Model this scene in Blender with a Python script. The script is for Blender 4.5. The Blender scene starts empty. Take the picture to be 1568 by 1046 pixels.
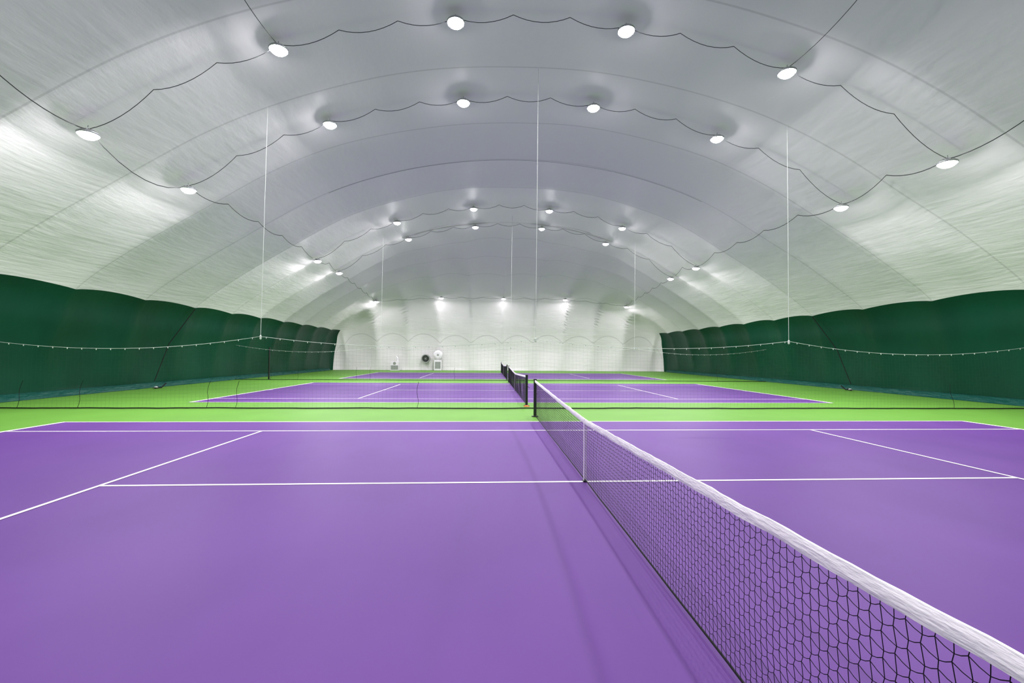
import bpy, math, random
import numpy as np
from mathutils import Vector, Matrix, noise
random.seed(7)
scene=bpy.context.scene
scene.view_settings.view_transform='Standard'
scene.view_settings.look='None'

# ------------------------------------------------------------ helpers
def srgb(r,g,b):
    f=lambda c:(c/12.92 if c<=.04045 else ((c+.055)/1.055)**2.4)
    return (f(r/255),f(g/255),f(b/255),1)
def mat(name,col,rough=.6,spec=.3,metal=0,emit=None,es=0):
    m=bpy.data.materials.new(name);m.use_nodes=True
    b=m.node_tree.nodes['Principled BSDF']
    b.inputs['Base Color'].default_value=col
    b.inputs['Roughness'].default_value=rough
    b.inputs['Specular IOR Level'].default_value=spec
    b.inputs['Metallic'].default_value=metal
    if emit:
        b.inputs['Emission Color'].default_value=emit
        b.inputs['Emission Strength'].default_value=es
    return m
def N(m,t,**k):
    n=m.node_tree.nodes.new(t)
    for a,v in k.items(): setattr(n,a,v)
    return n
def L(m,a,b): m.node_tree.links.new(a,b)
def noise_color(m,c1,c2,scale=(1,1,1),nscale=1.,detail=4,lo=.35,hi=.65):
    b=m.node_tree.nodes['Principled BSDF']
    tc=N(m,'ShaderNodeTexCoord');mp=N(m,'ShaderNodeMapping');mp.inputs['Scale'].default_value=scale
    no=N(m,'ShaderNodeTexNoise');no.inputs['Scale'].default_value=nscale;no.inputs['Detail'].default_value=detail
    cr=N(m,'ShaderNodeValToRGB');cr.color_ramp.elements[0].position=lo;cr.color_ramp.elements[1].position=hi
    cr.color_ramp.elements[0].color=c1;cr.color_ramp.elements[1].color=c2
    L(m,tc.outputs['Object'],mp.inputs['Vector']);L(m,mp.outputs[0],no.inputs['Vector']);L(m,no.outputs['Fac'],cr.inputs[0]);L(m,cr.outputs[0],b.inputs['Base Color'])
    return tc
def bump(m,scale,nscale,strength,dist,detail=4,prev=None):
    b=m.node_tree.nodes['Principled BSDF']
    tc=N(m,'ShaderNodeTexCoord');mp=N(m,'ShaderNodeMapping');mp.inputs['Scale'].default_value=scale
    no=N(m,'ShaderNodeTexNoise');no.inputs['Scale'].default_value=nscale;no.inputs['Detail'].default_value=detail
    bu=N(m,'ShaderNodeBump');bu.inputs['Strength'].default_value=strength;bu.inputs['Distance'].default_value=dist
    L(m,tc.outputs['Object'],mp.inputs['Vector']);L(m,mp.outputs[0],no.inputs['Vector']);L(m,no.outputs['Fac'],bu.inputs['Height'])
    if prev: L(m,prev.outputs[0],bu.inputs['Normal'])
    L(m,bu.outputs[0],b.inputs['Normal'])
    return bu
def mkobj(name,verts,faces,mats,fm=None,smooth=False,parent=None):
    me=bpy.data.meshes.new(name);me.from_pydata(verts,[],faces)
    for q in mats: me.materials.append(q)
    if fm is not None: me.polygons.foreach_set('material_index',fm)
    if smooth: me.polygons.foreach_set('use_smooth',[True]*len(me.polygons))
    me.update()
    o=bpy.data.objects.new(name,me);scene.collection.objects.link(o)
    if parent: o.parent=parent
    return o
def empty(name,loc=(0,0,0)):
    o=bpy.data.objects.new(name,None);o.location=loc;scene.collection.objects.link(o);return o
class MB:
    """mesh builder"""
    def __init__(s): s.v=[];s.f=[];s.m=[]
    def box(s,x0,x1,y0,y1,z0,z1,m=0):
        b=len(s.v);s.v+=[(x0,y0,z0),(x1,y0,z0),(x1,y1,z0),(x0,y1,z0),(x0,y0,z1),(x1,y0,z1),(x1,y1,z1),(x0,y1,z1)]
        for q in [(0,3,2,1),(4,5,6,7),(0,1,5,4),(1,2,6,5),(2,3,7,6),(3,0,4,7)]: s.f.append(tuple(b+i for i in q));s.m.append(m)
    def tube(s,pts,r,n=4,m=0):
        pts=[Vector(p) for p in pts];rings=[]
        for i,p in enumerate(pts):
            t=(pts[min(i+1,len(pts)-1)]-pts[max(i-1,0)]).normalized()
            a=Vector((0,0,1)) if abs(t.z)<.9 else Vector((1,0,0))
            u=t.cross(a).normalized();w=t.cross(u)
            b=len(s.v)
            for k in range(n):
                an=2*math.pi*k/n;q=p+r*(math.cos(an)*u+math.sin(an)*w);s.v.append(tuple(q))
            rings.append(b)
        for a,b in zip(rings,rings[1:]):
            for k in range(n): s.f.append((a+k,a+(k+1)%n,b+(k+1)%n,b+k));s.m.append(m)
        s.f.append(tuple(rings[0]+k for k in range(n)));s.m.append(m)
        s.f.append(tuple(rings[-1]+n-1-k for k in range(n)));s.m.append(m)
    def lathe(s,c,prof,n=20,m=0,axis='z'):
        """prof list of (r,h)"""
        b0=len(s.v)
        for r,h in prof:
            for k in range(n):
                an=2*math.pi*k/n;x=r*math.cos(an);y=r*math.sin(an)
                if axis=='z': s.v.append((c[0]+x,c[1]+y,c[2]+h))
                else: s.v.append((c[0]+x,c[1]+h,c[2]+y))
        for i in range(len(prof)-1):
            for k in range(n):
                a=b0+i*n;s.f.append((a+k,a+(k+1)%n,a+n+(k+1)%n,a+n+k));s.m.append(m if isinstance(m,int) else m[i])
    def obj(s,name,mats,smooth=False,parent=None): return mkobj(name,s.v,s.f,mats,s.m,smooth,parent)

RIB=3.43;RY=17.05
# ------------------------------------------------------------ materials
M_mem=mat('membrane_white',srgb(234,228,234),.5,.25)
b0=bump(M_mem,(.6,.25,1.3),1.0,.30,.12,3)
b1=bump(M_mem,(1.2,.5,2.2),2.0,.20,.06,6,b0)
b2=bump(M_mem,(.5,.45,9),1.5,.16,.025,3,b1)
# fine crinkles get stronger low on the fabric
geo=N(M_mem,'ShaderNodeTexCoord');sp=N(M_mem,'ShaderNodeSeparateXYZ');mr=N(M_mem,'ShaderNodeMapRange')
mr.inputs['From Min'].default_value=9;mr.inputs['From Max'].default_value=4.5;mr.inputs['To Min'].default_value=.08;mr.inputs['To Max'].default_value=.55
L(M_mem,geo.outputs['Object'],sp.inputs[0]);L(M_mem,sp.outputs['Z'],mr.inputs['Value']);L(M_mem,mr.outputs[0],b2.inputs['Strength'])
# welded seams between fabric panels (slightly darker strips)
def mth(op,a,bv=None):
    n=N(M_mem,'ShaderNodeMath',operation=op)
    L(M_mem,a,n.inputs[0])
    if bv is not None: n.inputs[1].default_value=bv
    return n.outputs[0]
s_=mth('ABSOLUTE',mth('SINE',mth('MULTIPLY',mth('SUBTRACT',sp.outputs['Y'],RY),math.pi/RIB)))
mr2=N(M_mem,'ShaderNodeMapRange');mr2.inputs['From Min'].default_value=.02;mr2.inputs['From Max'].default_value=.035
L(M_mem,s_,mr2.inputs['Value'])
mx=N(M_mem,'ShaderNodeMix',data_type='RGBA')
mx.inputs['A'].default_value=srgb(214,208,214);mx.inputs['B'].default_value=srgb(234,228,234)
L(M_mem,mr2.outputs[0],mx.inputs['Factor']);L(M_mem,mx.outputs['Result'],M_mem.node_tree.nodes['Principled BSDF'].inputs['Base Color'])

M_grn=mat('membrane_dark_green',srgb(0,70,46),.45,.22)
noise_color(M_grn,srgb(0,52,36),srgb(0,60,42),(1,.5,.4),.8)
b1=bump(M_grn,(1,1.0,.35),1.0,.35,.12,3)
M_pur=mat('court_purple_acrylic',(.2,.1,.3,1),.5,.13)
noise_color(M_pur,(.105,.037,.215,1),(.124,.045,.246,1),(1,.6,1),.7,8,.3,.7)
M_lime=mat('court_green_acrylic',(.13,.33,.05,1),.55,.2)
noise_color(M_lime,(.108,.265,.036,1),(.118,.29,.040,1),(1,1,1),.8,4)
M_line=mat('line_paint',srgb(232,228,236),.6,.3)
M_blk=mat('net_black_cord',srgb(16,14,20),.7,.2)
M_post=mat('post_black_paint',srgb(18,22,22),.35,.5)
M_tape=mat('net_tape_white',srgb(238,230,242),.8,.1)
bump(M_tape,(30,6,30),3,.6,.01,4)
M_metal=mat('lamp_metal',srgb(170,172,175),.35,.5,.6)
M_lamp=mat('lamp_diffuser',(1,1,1,1),.4,.3,0,(1,.985,.99,1),95)
M_wire=mat('wire_dark',srgb(70,72,74),.6,.2)
M_rope=mat('rope_white',srgb(190,195,192),.7,.2)
M_dnet=mat('divider_cord',srgb(50,85,70),.7,.2)
M_orange=mat('orange_rubber',srgb(215,105,40),.6,.3)
M_dark=mat('dark_opening',srgb(20,22,24),.7,.2)
M_grey=mat('duct_grey',srgb(150,152,150),.5,.3)
M_teal=mat('skirt_teal',srgb(4,70,62),.5,.3)
bump(M_teal,(4,1.5,6),2,.8,.1,4)

# ------------------------------------------------------------ dome loft
CT=[(18.6,0,48.6),(18.4,1.4,48.4),(18.0,2.8,48.0),(17.4,4.17,47.3),(15.0,6.0,45.9),(12.2,7.75,43.9),(10.3,8.88,42),(8.7,9.66,39.8),(7.0,10.27,37.6),(4.8,10.84,35),(2.4,11.2,33),(0.0,11.32,31)]
SUB=7
def cr(p0,p1,p2,p3,t):
    return tuple(.5*((2*b)+(-a+c)*t+(2*a-5*b+4*c-d)*t*t+(-a+3*b-3*c+d)*t**3) for a,b,c,d in zip(p0,p1,p2,p3))
P=[]
for i in range(len(CT)-1):
    p0=CT[i-1] if i else tuple(2*a-b for a,b in zip(CT[0],CT[1]))
    p3=CT[i+2] if i+2<len(CT) else (-2.4,11.2,29)
    for k in range(SUB): P.append(cr(p0,CT[i],CT[i+1],p3,k/SUB))
P.append(CT[-1])
NL=len(P);GI=3*SUB
XC=0.2          # dome axis
NEAR=-14.; FAR=48.6
def height_at(x):
    x=abs(x-XC)
    for a,b in zip(P,P[1:]):
        if b[0]<=x<=a[0]:
            t=(x-a[0])/(b[0]-a[0]) if a[0]!=b[0] else 0;return a[1]+(b[1]-a[1])*t
    return 0
YT0=NEAR+(FAR-31.)
NS=RIB/12
k0=math.ceil((YT0-RY)/NS);k1=math.floor((31-RY)/NS)
fixed=[RY+NS*k for k in range(k0,k1+1)]
NCAP=60;NCOR=24;NEND=120
rows=[];tags=None
for i,(w,z,e) in enumerate(P):
    a=P[max(i-1,0)];b=P[min(i+1,NL-1)]
    ds=-(b[0]-a[0]);dz=b[1]-a[1];ln=math.hypot(ds,dz) or 1
    nh,nv=dz/ln,ds/ln
    top=(i==NL-1)
    if top: nh,nv=0,1
    s=18.6-w;r=min(w*.98,1.2+.5*s)
    n_=NEAR+(FAR-e)
    pts=[]
    def add(x,y,nx,ny,tag): pts.append((x,y,nx,ny,tag))
    ys0=n_+r; ys1=e-r
    f0=fixed[0];f1=fixed[-1]
    for k in range(NCAP): add(w,ys0+(f0-ys0)*k/NCAP,1,0,0)
    for y in fixed: add(w,y,1,0,0)
    for k in range(1,NCAP+1): add(w,f1+(ys1-f1)*k/NCAP,1,0,0)
    for k in range(1,NCOR+1):
        an=math.pi/2*k/NCOR;add(w-r+r*math.cos(an),e-r+r*math.sin(an),math.cos(an),math.sin(an),0 if k<=NCOR//3 else 1)
    for k in range(1,NEND+1): add((w-r)*(1-2*k/NEND),e,0,1,1)
    for k in range(1,NCOR+1):
        an=math.pi/2*(1+k/NCOR);add(-(w-r)+r*math.cos(an),e-r+r*math.sin(an),math.cos(an),math.sin(an),1 if k<NCOR*2//3 else 2)
    for k in range(1,NCAP+1): add(-w,ys1+(f1-ys1)*k/NCAP,-1,0,2)
    for y in fixed[::-1][1:]: add(-w,y,-1,0,2)
    for k in range(1,NCAP+1): add(-w,f0+(ys0-f0)*k/NCAP,-1,0,2)
    for k in range(1,NCOR+1):
        an=math.pi+math.pi/2*k/NCOR;add(-(w-r)+r*math.cos(an),n_+r+r*math.sin(an),math.cos(an),math.sin(an),3)
    for k in range(1,NEND+1): add(-(w-r)*(1-2*k/NEND),n_,0,-1,3)
    for k in range(1,NCOR):
        an=1.5*math.pi+math.pi/2*k/NCOR;add((w-r)+r*math.cos(an),n_+r+r*math.sin(an),math.cos(an),math.sin(an),3)
    out=[]
    for x,y,nx,ny,t in pts:
        bs=abs(math.sin(math.pi*(y-RY)/RIB))**.8
        be=abs(math.sin(math.pi*x/RIB))**.8
        wgt=min(1,max(0,(abs(nx)-.5)*2.5));
        if top: wgt=1
        amp=.20*min(1,z/2.5+.15)
        if z>7: amp=.20-.12*min(1,(z-7)/3.5)
        fade=min(1,w/3)
        d=amp*(bs*wgt+2.1*be*(1-wgt)*fade)
        d+=.06*noise.noise(Vector((x*.25,y*.25,z*.4)))
        if z<.01: d=0
        out.append((x+XC+nx*nh*d,y+ny*nh*d,z+nv*d))
    rows.append(out);tags=[p[4] for p in pts]
NC=len(tags)
import bmesh
def shell(name,lo,hi,tagset,m):
    vid={};v=[];f=[]
    def g(i,j):
        k=(i,j%NC)
        if k not in vid: vid[k]=len(v);v.append(rows[i][j%NC])
        return vid[k]
    for i in range(lo,hi):
        for j in range(NC):
            if tags[(j+1)%NC] in tagset: f.append((g(i,j),g(i+1,j),g(i+1,j+1),g(i,j+1)))
    o=mkobj(name,v,f,[m],smooth=True)
    bm=bmesh.new();bm.from_mesh(o.data);bmesh.ops.remove_doubles(bm,verts=bm.verts,dist=.0008);bm.to_mesh(o.data);bm.free()
    return o
shell('wall_right',0,GI,{0},M_grn);shell('wall_left',0,GI,{2},M_grn)
shell('wall_back',0,GI,{1},M_mem);shell('wall_front',0,GI,{3},M_mem)
shell('ceiling',GI,NL-1,{0,1,2,3},M_mem)

# ------------------------------------------------------------ floor, courts
fl=MB();fl.box(-20,20.4,-15,50,-.2,0);fl.obj('floor',[M_lime])
PITCH=15.505
def rect(mb,x0,x1,y0,y1,z=.008): 
    b=len(mb.v);mb.v+=[(x0,y0,z),(x1,y0,z),(x1,y1,z),(x0,y1,z)];mb.f.append((b,b+1,b+2,b+3));mb.m.append(0)
for c in range(3):
    o=c*PITCH
    s=MB();rect(s,-11.9,11.9,o-.01,o+10.98,.004);s.obj('court_surface',[M_pur])
    s=MB();h=.027
    for y in (0.03,1.37,9.6,10.94): rect(s,-11.885,11.885,o+y-h,o+y+h)
    rect(s,-6.4,6.4,o+5.485-h,o+5.485+h)
    for x in (-6.4,6.4): rect(s,x-h,x+h,o+1.37+h,o+9.6-h,.009)
    for x in (-11.84,11.84): rect(s,x-.05,x+.05,o+.06,o+10.91,.009)
    for x in (-11.7,11.7): rect(s,x-.1,x+.1,o+5.485-h,o+5.485+h,.010)
    s.obj('court_lines',[M_line])

# ------------------------------------------------------------ tennis nets
def topz(y):
    d=abs(y-5.485)/6.4
    return .865+(1.035-.865)*(d**1.15)
mb=MB()
CELL=.047
ny=int(12.72/CELL);y0=-.875
zN=21
def nd(i,j):
    y=y0+i*CELL;zt=topz(y)-.045
    z=.04+(zt-.04)*j/(zN-1)
    sgn=1 if (i+j)%2 else -1
    inner=0<j<zN-1
    q=noise.noise(Vector((y*2.1,z*3,3)))
    x=.02*noise.noise(Vector((y*.9,z*1.5,0)))*(1-abs(2*z/zt-1))
    jit=random.uniform(-.002,.002)
    return Vector((x,y+(sgn*.0035+jit+.008*q if inner else 0),z+((.0085*sgn+random.uniform(-.002,.002)+.005*q) if inner else 0)))
G=[[nd(i,j) for j in range(zN)] for i in range(ny+1)]
def strand(a,b,r=.0017):
    t=(b-a).normalized();u=Vector((1,0,0));w=t.cross(u).normalized()
    bi=len(mb.v)
    for p in (a,b):
        for k in range(3):
            an=2.094*k;mb.v.append(tuple(p+r*(math.cos(an)*u+math.sin(an)*w)))
    for k in range(3): mb.f.append((bi+k,bi+(k+1)%3,bi+3+(k+1)%3,bi+3+k));mb.m.append(0)
def sag(a,b,amt):
    c=(a+b)/2;c.z-=amt;strand(a,c);strand(c,b)
for i in range(ny+1):
    for j in range(zN):
        if i<ny: sag(G[i][j],G[i+1][j],.003)
        if j<zN-1: strand(G[i][j],G[i][j+1])
mb.tube([(0,y0+ny*CELL*k/60,.035+.01*noise.noise(Vector((k*.4,0,0)))) for k in range(61)],.008,6,0)
ns=260;sec=[(-.009,0),(-.013,.02),(-.012,.045),(-.006,.066),(.006,.066),(.012,.045),(.013,.02),(.009,0)]
b0=len(mb.v)
for k in range(ns+1):
    y=y0-.0+ (12.72)*k/ns
    wz=.007*noise.noise(Vector((y*3.1,0,5)))+.004*noise.noise(Vector((y*9,0,9)));wx=.006*noise.noise(Vector((y*2.3,4,1)))
    for x,z in sec:
        e=.004*noise.noise(Vector((y*6,z*40,x*50)))
        mb.v.append((x+wx+e,y,topz(y)-.062+z+wz))
for k in range(ns):
    for q in range(8):
        a=b0+k*8;mb.f.append((a+q,a+(q+1)%8,a+8+(q+1)%8,a+8+q));mb.m.append(1)
mb.box(-.016,-.013,5.466,5.504,.0125,.862,1);mb.box(.013,.016,5.466,5.504,.0125,.862,1);mb.box(-.016,.016,5.466,5.504,.858,.864,1)
mb.box(-.03,.03,5.45,5.52,.0125,.025,2)
for py,sg in ((-.914,-1),(11.884,1)):
    mb.lathe((0,py,0),[(.0,.0125),(.1,.0125),(.1,.02),(.05,.022),(.043,.03),(.043,1.04),(.05,1.042),(.05,1.065),(.03,1.075),(0,1.075)],20,2)
    mb.box(-.03,.03,py+sg*.04,py+sg*.09,.62,.80,2)
    mb.tube([(0,py+sg*.09,.7),(.0,py+sg*.12,.7),(.09,py+sg*.12,.62)],.008,6,2)
    mb.tube([(0,py-sg*.04,topz(py)-.03),(0,py,1.05)],.004,5,2)
net=mb.obj('tennis_net',[M_blk,M_tape,M_post])
for c in (1,2):
    o=bpy.data.objects.new('tennis_net',net.data);o.location=(0,PITCH*c,0);scene.collection.objects.link(o)
mb=MB();mb.lathe((0,0,0),[(.10,0),(.11,.01),(.085,.02),(.05,.035),(.04,.04),(.035,.036)],24,0)
o=mb.obj('marker_cone',[M_orange],True);o.location=(-.02,14.34,0.0)

# ------------------------------------------------------------ lamps
LX=[(-11.9,7.46),(-7.09,9.96),(-2.33,10.95),(2.48,10.95),(7.2,9.95),(12.05,7.46)]
ROWS=[-.3,11.35,15.2,26.83,30.75]
def lamp_mesh():
    mb=MB()
    mb.lathe((0,0,0),[(0,-.12),(.08,-.115),(.14,-.09),(.19,-.05),(.21,0)],24,1)
    mb.lathe((0,0,0),[(.21,0),(.225,.0),(.235,-.02),(.245,.03),(.22,.05),(.13,.08),(.10,.13),(.05,.15),(0,.15)],24,0)
    for k in range(12):
        an=2*math.pi*k/12;c,s=math.cos(an),math.sin(an)
        mb.tube([(.22*c,.22*s,.04),(.12*c,.12*s,.12)],.01,4,0)
    mb.tube([(0,0,.15),(0,0,.24)],.012,6,0)
    return mb
base=lamp_mesh().obj('ceiling_lamp',[M_metal,M_lamp],True)
lampdata=base.data;bpy.data.objects.remove(base)
lights={}
def add_lamp(x,y,z,tilt,power):
    o=bpy.data.objects.new('ceiling_lamp',lampdata);scene.collection.objects.link(o)
    o.location=(x,y,z)
    o.rotation_euler=tilt
    ld=lights.get(power)
    if not ld:
        ld=bpy.data.lights.new('lamp_light','AREA');ld.shape='DISK';ld.size=.26;ld.energy=power;ld.color=(1,.985,.985);lights[power]=ld
    l=bpy.data.objects.new('lamp_light',ld);scene.collection.objects.link(l);l.parent=o;l.location=(0,0,-.13)
for ry in ROWS:
    for x,z in LX:
        add_lamp(x,ry,z,(0,.06*x/12,0),300)
for x,y,z in [(-12.5,43.5,6.98),(-6.07,43.5,7.45),(.19,43.5,7.47),(6.49,43.5,7.45),(12.85,43.5,6.8)]:
    add_lamp(x,y,z,(0,0,0),230)

# ------------------------------------------------------------ wires
mb=MB()
def swag(a,b,s,r=.011,n=8):
    a=Vector(a);b=Vector(b)
    mb.tube([tuple(a.lerp(b,k/n)-Vector((0,0,4*s*(k/n)*(1-k/n)))) for k in range(n+1)],r,4,0)
def memz(x): return height_at(x)-.04
for ry in ROWS:
    for (xa,za),(xb,zb) in zip(LX,LX[1:]):
        pts=[(xa,ry,za+.15)]
        for t in (1/3,2/3):
            x=xa+(xb-xa)*t;pts.append((x,ry,memz(x)))
        pts.append((xb,ry,zb+.15))
        for a,b in zip(pts,pts[1:]): swag(a,b,.18)
for sx in (-1,1):
    lx,lz=(-11.9,7.58) if sx<0 else (12.05,7.58)
    yy=[-.3]+[-.3+11.65*k/5 for k in (1,2,3,4)]+[11.35]+([13.3] if sx>0 else [])+[15.2]+[15.2+11.63*k/5 for k in (1,2,3,4)]+[26.83,28.8,30.75]
    pts=[]
    for y in yy:
        on=min(abs(y-r) for r in ROWS)<.05
        pts.append((lx,y,lz if on else memz(lx)))
    ex_=-12.5 if sx<0 else 12.85
    for k in range(1,7):
        t=k/6;pts.append((lx+(ex_-lx)*t,30.75+12.75*t,7.6-.5*t))
    for a,b in zip(pts,pts[1:]): swag(a,b,.18 if b[1]-a[1]<3 else .55,.014)
    x=-7.09 if sx<0 else 7.2
    ys=[-.3,2.6,5.5,8.4,11.35]
    pts=[(x,y,(10.08 if i in(0,4) else memz(x))) for i,y in enumerate(ys)]
    for a,b in zip(pts,pts[1:]): swag(a,b,.15)
ex=[(-12.5,43.5,7.1),(-6.07,43.5,7.55),(.19,43.5,7.57),(6.49,43.5,7.55),(12.85,43.5,6.95)]
for a,b in zip(ex,ex[1:]):
    a=Vector(a);b=Vector(b)
    for k in range(3): swag(a.lerp(b,k/3),a.lerp(b,(k+1)/3),.12)
# thin seam cord over the ridge
mb.tube([(x*.25,20.48,height_at(x*.25)-.03) for x in range(-36,38)],.005,4,0)
mb.obj('lamp_wiring',[M_wire])
# ------------------------------------------------------------ divider nets
def divider(Y,k):
    root=empty('divider_net',(0,Y,0))
    sup=[-17.9,-8.52,0.2,8.78,18.2]
    def tz(x):
        for a,b in zip(sup,sup[1:]):
            if a<=x<=b:
                t=(x-a)/(b-a);return 2.28-4*.42*t*(1-t) if a!=sup[1] and a!=sup[2] else 2.28-4*.28*t*(1-t)
        return 2.28
    mb=MB()
    n=170;xs=[sup[0]+(sup[-1]-sup[0])*i/n for i in range(n+1)]
    mb.tube([(x,0,tz(x)) for x in xs],.006,5,0)
    for i in range(1,n,2):
        x=xs[i];mb.lathe((x,0,tz(x)-.02),[(0,-.03),(.012,-.02),(.012,.02),(0,.03)],6,0)
    for x in (sup[1],sup[2],sup[3]):
        mb.tube([(x,0,tz(x)),(x+.04,0,height_at(x)-.02)],.007,5,0)
        mb.lathe((x,0,2.25),[(0,-.08),(.03,-.05),(.03,.05),(0,.08)],8,0)
    mb.obj('support_rope',[M_rope],parent=root)
    mb=MB()
    CE=.12;nx=int((sup[-1]-sup[0])/CE)
    nz=18
    def fx(x,z): return .10*noise.noise(Vector((x*.8,z*.3,Y)))+.05*noise.noise(Vector((x*3,z*.5,Y+4)))
    G=[]
    for i in range(nx+1):
        x=sup[0]+CE*i;col=[]
        for j in range(nz+1):
            z=.05+(tz(x)-.05)*j/nz;col.append(Vector((x,fx(x,z),z)))
        G.append(col)
    def st(a,b,r=.0008):
        t=(b-a).normalized();u=Vector((0,1,0));w=t.cross(u).normalized();bi=len(mb.v)
        for p in (a,b):
            for q in range(3):
                an=2.094*q;mb.v.append(tuple(p+r*(math.cos(an)*u+math.sin(an)*w)))
        for q in range(3): mb.f.append((bi+q,bi+(q+1)%3,bi+3+(q+1)%3,bi+3+q));mb.m.append(0)
    for i in range(nx+1):
        for j in range(nz+1):
            if i<nx: st(G[i][j],G[i+1][j])
            if j<nz: st(G[i][j],G[i][j+1])
    mb.obj('mesh_panel',[M_dnet],parent=root)
    mb=MB()
    mb.tube([(x,fx(x,.05)+.05*noise.noise(Vector((x,1,Y))),.03) for x in xs],.02,6,0)
    for x in (-15.6,-13.9,-10.1,-9.2,-3.6,14.6):
        pts=[(x+.03*math.sin(q),fx(x,.05)+.02*q-.05,.03+q*.12) for q in range(8)]
        mb.tube(pts,.006,5,0)
    mb.obj('bottom_rope',[M_blk],parent=root)
    return root
divider(13.62,0);divider(29.1,1)
mb=MB();mb.lathe((-16.0,29.6,0),[(0,0),(.12,0),(.12,.02),(.05,.03),(.05,2.15),(.0,2.16)],14,0);mb.obj('divider_pole',[M_post])

# ------------------------------------------------------------ skirts at wall base
for sx,nm in ((-1,'baseboard_left'),(1,'baseboard_right')):
    v=[];f=[];n=420
    for i in range(n+1):
        y=-13+59.8*i/n
        for q in range(7):
            u=q/6
            d=.06+.42*u+.08*noise.noise(Vector((y*1.3,u*2,sx)))*u
            z=(.22*(1-u)**1.3+.07*math.sin(u*math.pi)*(1+noise.noise(Vector((y*2.2,u*3,sx*2)))))+.01
            v.append((XC+sx*(18.58-d),y,z))
    for i in range(n):
        for q in range(6):
            a=i*7+q;f.append((a,a+1,a+8,a+7) if sx<0 else (a,a+7,a+8,a+1))
    mkobj(nm,v,f,[M_teal],smooth=True)

# diagonal anchor straps
for sx in (-1,1):
    root=MB()
    X0=XC+sx*17.4;X1=XC+sx*17.75
    root.tube([(X0,23.9,4.1),(XC+sx*17.85,22.7,2.2),(XC+sx*17.85,21.8,.35)],.02,6,0)
    root.tube([(X1,21.9,.08),(X1,21.75,.06),(X1-sx*.1,21.5,.05),(X1-sx*.3,21.35,.05),(X1-sx*.45,21.5,.06),(X1-sx*.45,21.8,.25)],.03,6,0)
    root.lathe((X1-sx*.2,21.5,.02),[(.0,0),(.09,0),(.09,.05),(.05,.09),(0,.1)],12,1)
    root.obj('anchor_strap',[M_blk,M_rope])

# ------------------------------------------------------------ end wall equipment
mb=MB()
mb.lathe((0,0,0),[(.0,.10),(.36,.10),(.38,.0),(.38,-.06),(.46,-.06),(.48,0.0),(.48,.25)],28,[1,0,0,0,0,0],axis='y')
for k in range(8):
    an=math.pi*k/8;c,s=math.cos(an),math.sin(an);mb.tube([(-.37*c,-.03,-.37*s),(.37*c,-.03,.37*s)],.008,4,0)
o=mb.obj('air_vent',[M_grey,M_dark]);o.location=(-8.2,48.0,1.3)
mb=MB()
mb.lathe((0,0,0),[(0,-.10),(.3,-.12),(.46,-.05),(.5,.05),(.5,.3)],28,0,axis='y')
mb.lathe((0,-.12,0),[(0,-.03),(.1,-.03),(.12,0.02)],16,1,axis='y')
mb.box(-.4,.4,-.1,.4,-1.7,-.55,0);mb.box(-.3,.3,-.12,-.1,-1.5,-.75,1)
o=mb.obj('air_duct_fan',[M_tape,M_grey]);o.location=(-6.8,47.6,1.72)
mb=MB()
mb.box(-.45,.45,-.2,.3,.0,1.0,0);mb.box(-.38,.38,-.22,-.2,.1,.55,1);mb.lathe((0,-.2,.78),[(0,-.04),(.14,-.04),(.16,0)],16,1,axis='y')
mb.tube([(.3,0,1.0),(.3,0,1.3),(.1,.2,1.5)],.08,8,0)
o=mb.obj('heater_unit',[M_tape,M_grey],);o.location=(-11.4,47.4,0)

# ------------------------------------------------------------ world + camera
w=bpy.data.worlds.new('World');scene.world=w;w.use_nodes=True
w.node_tree.nodes['Background'].inputs[0].default_value=(.02,.025,.03,1)
pi,ya,ro=0.03127,0.055286,0.0073076
fw=Vector((math.sin(ya)*math.cos(pi),math.cos(ya)*math.cos(pi),math.sin(pi)))
r=Vector((math.cos(ya),-math.sin(ya),0));u=r.cross(fw)
r2=r*math.cos(ro)+u*math.sin(ro);u2=-r*math.sin(ro)+u*math.cos(ro)
cd=bpy.data.cameras.new('camera');cd.sensor_width=36;cd.lens=36*667.45/1568;cd.clip_start=.05;cd.clip_end=300
cam=bpy.data.objects.new('camera',cd);scene.collection.objects.link(cam)
M=Matrix((( r2.x,u2.x,-fw.x,-1.3581),(r2.y,u2.y,-fw.y,-.54199),(r2.z,u2.z,-fw.z,1.7474),(0,0,0,1)))
cam.matrix_world=M
scene.camera=cam
